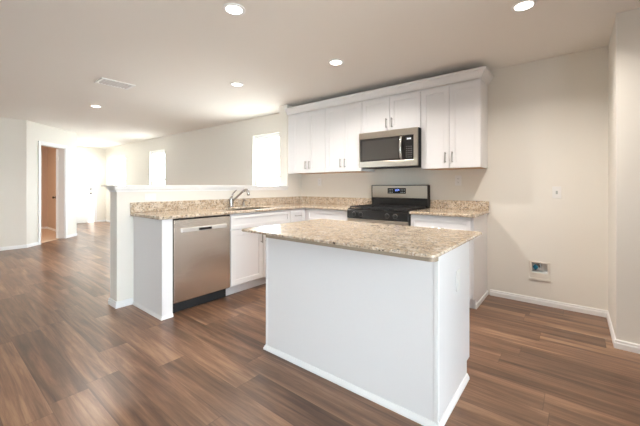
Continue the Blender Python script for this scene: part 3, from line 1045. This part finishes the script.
# sideways plate on the pony wall, and one on the island side
t = thing('wall_outlet', 'white sideways outlet on the half wall above the peninsula backsplash', 'outlet', (PX, -2.36, 1.066), OG)
MB().box(PX + 0.0004, PX + 0.006, -2.418, -2.302, 1.030, 1.101).build('cover_plate', M['plastic'], t, bevel=0.002)
for dy in (-0.02, 0.02):
    MB().box(PX + 0.006, PX + 0.0075, -2.36 + dy - 0.014, -2.36 + dy + 0.014, 1.049, 1.083).build('receptacle', M['plastic'], t)
t = thing('wall_outlet', 'white outlet on the right side panel of the island', 'outlet', (IX1, -1.955, 0.65), OG)
MB().box(IX1 + 0.0001, IX1 + 0.006, -1.9905, -1.9195, 0.592, 0.708).build('cover_plate', M['plastic'], t, bevel=0.002)
for dz in (-0.02, 0.02):
    MB().box(IX1 + 0.006, IX1 + 0.0075, -1.972, -1.938, 0.65 + dz - 0.014, 0.65 + dz + 0.014).build('receptacle', M['plastic'], t)

# recessed water box for the refrigerator, low on the bare wall
t = thing('water_supply_box', 'white refrigerator water box with teal valve low on the bare wall', 'valve box', (2.04, -0.002, 0.333))
bx0, bx1, bz0, bz1 = 1.957, 2.130, 0.238, 0.428
MB().cells([bx0, bx0 + 0.0215, bx1 - 0.0215, bx1], [bz0, bz0 + 0.0745, bz1 - 0.0175, bz1], lambda i, j: i == 1 and j == 1, -0.008, -0.0006, fx).build('face_frame', M['offwhite'], t, bevel=0.003)
nb_ = MB()
nb_.box(bx0 + 0.0218, bx1 - 0.0218, 0.080, 0.084, 0.3127, 0.4103)
nb_.box(bx0 + 0.0218, bx0 + 0.0240, 0.0, 0.080, 0.3127, 0.4103)
nb_.box(bx1 - 0.0240, bx1 - 0.0218, 0.0, 0.080, 0.3127, 0.4103)
nb_.box(bx0 + 0.0240, bx1 - 0.0240, 0.0, 0.080, 0.3127, 0.315)
nb_.box(bx0 + 0.0240, bx1 - 0.0240, 0.0, 0.080, 0.408, 0.4103)
nb_.build('recess', M['plastic'], t)
MB().box(bx0 - 0.006, bx1 + 0.006, -0.014, -0.0085, bz0 + 0.002, bz0 + 0.022).build('lower_lip', M['offwhite'], t, bevel=0.001)
vz, vx = 0.364, 2.008
v = MB()
v.prism([(-0.026, 0), (0, -0.034), (0.026, 0), (0, 0.034)], 0.012, 0.024, lambda a, b, c: (vx + a, c, vz + b))
v.build('valve_handle', M['teal'], t, bevel=0.004)
MB().tube([(vx, 0.0242, vz), (vx, 0.0798, vz)], 0.010, 12).build('valve_stem', M['chrome'], t)
MB().tube([(vx + 0.036, 0.05, vz - 0.012), (vx + 0.036, 0.05, vz + 0.0435)], 0.009, 12).build('pipe_stub', M['chrome'], t)

# ------------------------------------------------------------------ ceiling fittings
def downlight(x, y, label, dim):
    t = thing('recessed_ceiling_light', label, 'ceiling light', (x, y, H), 'lit recessed ceiling lights')
    MB().disc_ring((x, y), 0.056, 0.078, H - 0.010, H - 0.0006).build('trim_ring', M['trim'], t, bevel=0.003)
    MB().tube([(x, y, H - 0.0075), (x, y, H - 0.0008)], [0.0555, 0.0555], 32).build('lens', M['lens'], t)
    l = bpy.data.lights.new('lamp_glow', 'AREA')
    l.shape = 'DISK'
    l.size = 0.11
    l.energy = LAMP_POWER * dim
    l.color = LAMP
    l.spread = math.radians(146)
    o = bpy.data.objects.new('lamp_glow', l)
    COL.objects.link(o)
    o.parent = t
    o.location = (0, 0, -0.0125)
    return t

LL = [(0.424, -2.46, 'lit round recessed ceiling light nearest the camera at top centre', 0.38),
      (2.039, -1.232, 'lit round recessed ceiling light at the right, above the bare wall area', 0.86),
      (0.423, -1.223, 'lit round recessed ceiling light between island and wall cabinets', 1.0),
      (-0.938, -1.421, 'lit round recessed ceiling light above the peninsula sink', 0.5),
      (-3.561, -2.140, 'lit round recessed ceiling light in the living area beyond the ceiling vent', 1.2),
      (-9.362, -0.715, 'lit round recessed ceiling light far away in front of the entry door', 0.5)]
for i, (x, y, lab, dim) in enumerate(LL):
    if i == 0:
        first = downlight(x, y, lab, dim)
    else:
        c = copy_thing(first, (x, y, H), lab)
        for ch in c.children:
            if ch.type == 'LIGHT':
                ch.data = ch.data.copy()
                ch.data.energy = LAMP_POWER * dim

t = thing('ceiling_vent', 'white rectangular air vent on the ceiling over the living area', 'vent', (-2.08, -2.36, H))
vx0, vx1, vy0, vy1 = -2.215, -1.955, -2.545, -2.180
MB().cells([vx0, vx0 + 0.028, vx1 - 0.028, vx1], [vy0, vy0 + 0.028, vy1 - 0.028, vy1], lambda i, j: i == 1 and j == 1, H - 0.012, H - 0.0006).build('frame', M['trim'], t, bevel=0.003)
MB().box(vx0 + 0.029, vx1 - 0.029, vy0 + 0.029, vy1 - 0.029, H - 0.0025, H - 0.0007).build('backing', M['ceiling'], t)
for k in range(9):
    yy = vy0 + 0.045 + k * (vy1 - vy0 - 0.09) / 8
    s = MB()
    s.prism([(-0.016, -0.0035), (-0.013, -0.0035), (0.014, -0.014), (0.011, -0.0145)], vx0 + 0.0285, vx1 - 0.0285, lambda a, b, c: (c, yy + a, H + b))
    s.build('louver', M['trim'], t)

# bedroom ceiling lamp seen only by its warm light
t = thing('bedroom_ceiling_lamp', 'warm ceiling lamp inside the room behind the ajar door', 'ceiling light', (-7.7, -3.4, H))
MB().disc_ring((-7.7, -3.4), 0.056, 0.078, H - 0.010, H - 0.0006).build('trim_ring', M['trim'], t)
MB().tube([(-7.7, -3.4, H - 0.0075), (-7.7, -3.4, H - 0.0008)], [0.0555, 0.0555], 24).build('lens', M['lens'], t)
l = bpy.data.lights.new('bedroom_glow', 'AREA')
l.shape = 'DISK'
l.size = 0.11
l.energy = 22
l.color = (1.0, 0.80, 0.64)
o = bpy.data.objects.new('bedroom_glow', l)
COL.objects.link(o)
o.parent = t
o.location = (0, 0, -0.0125)
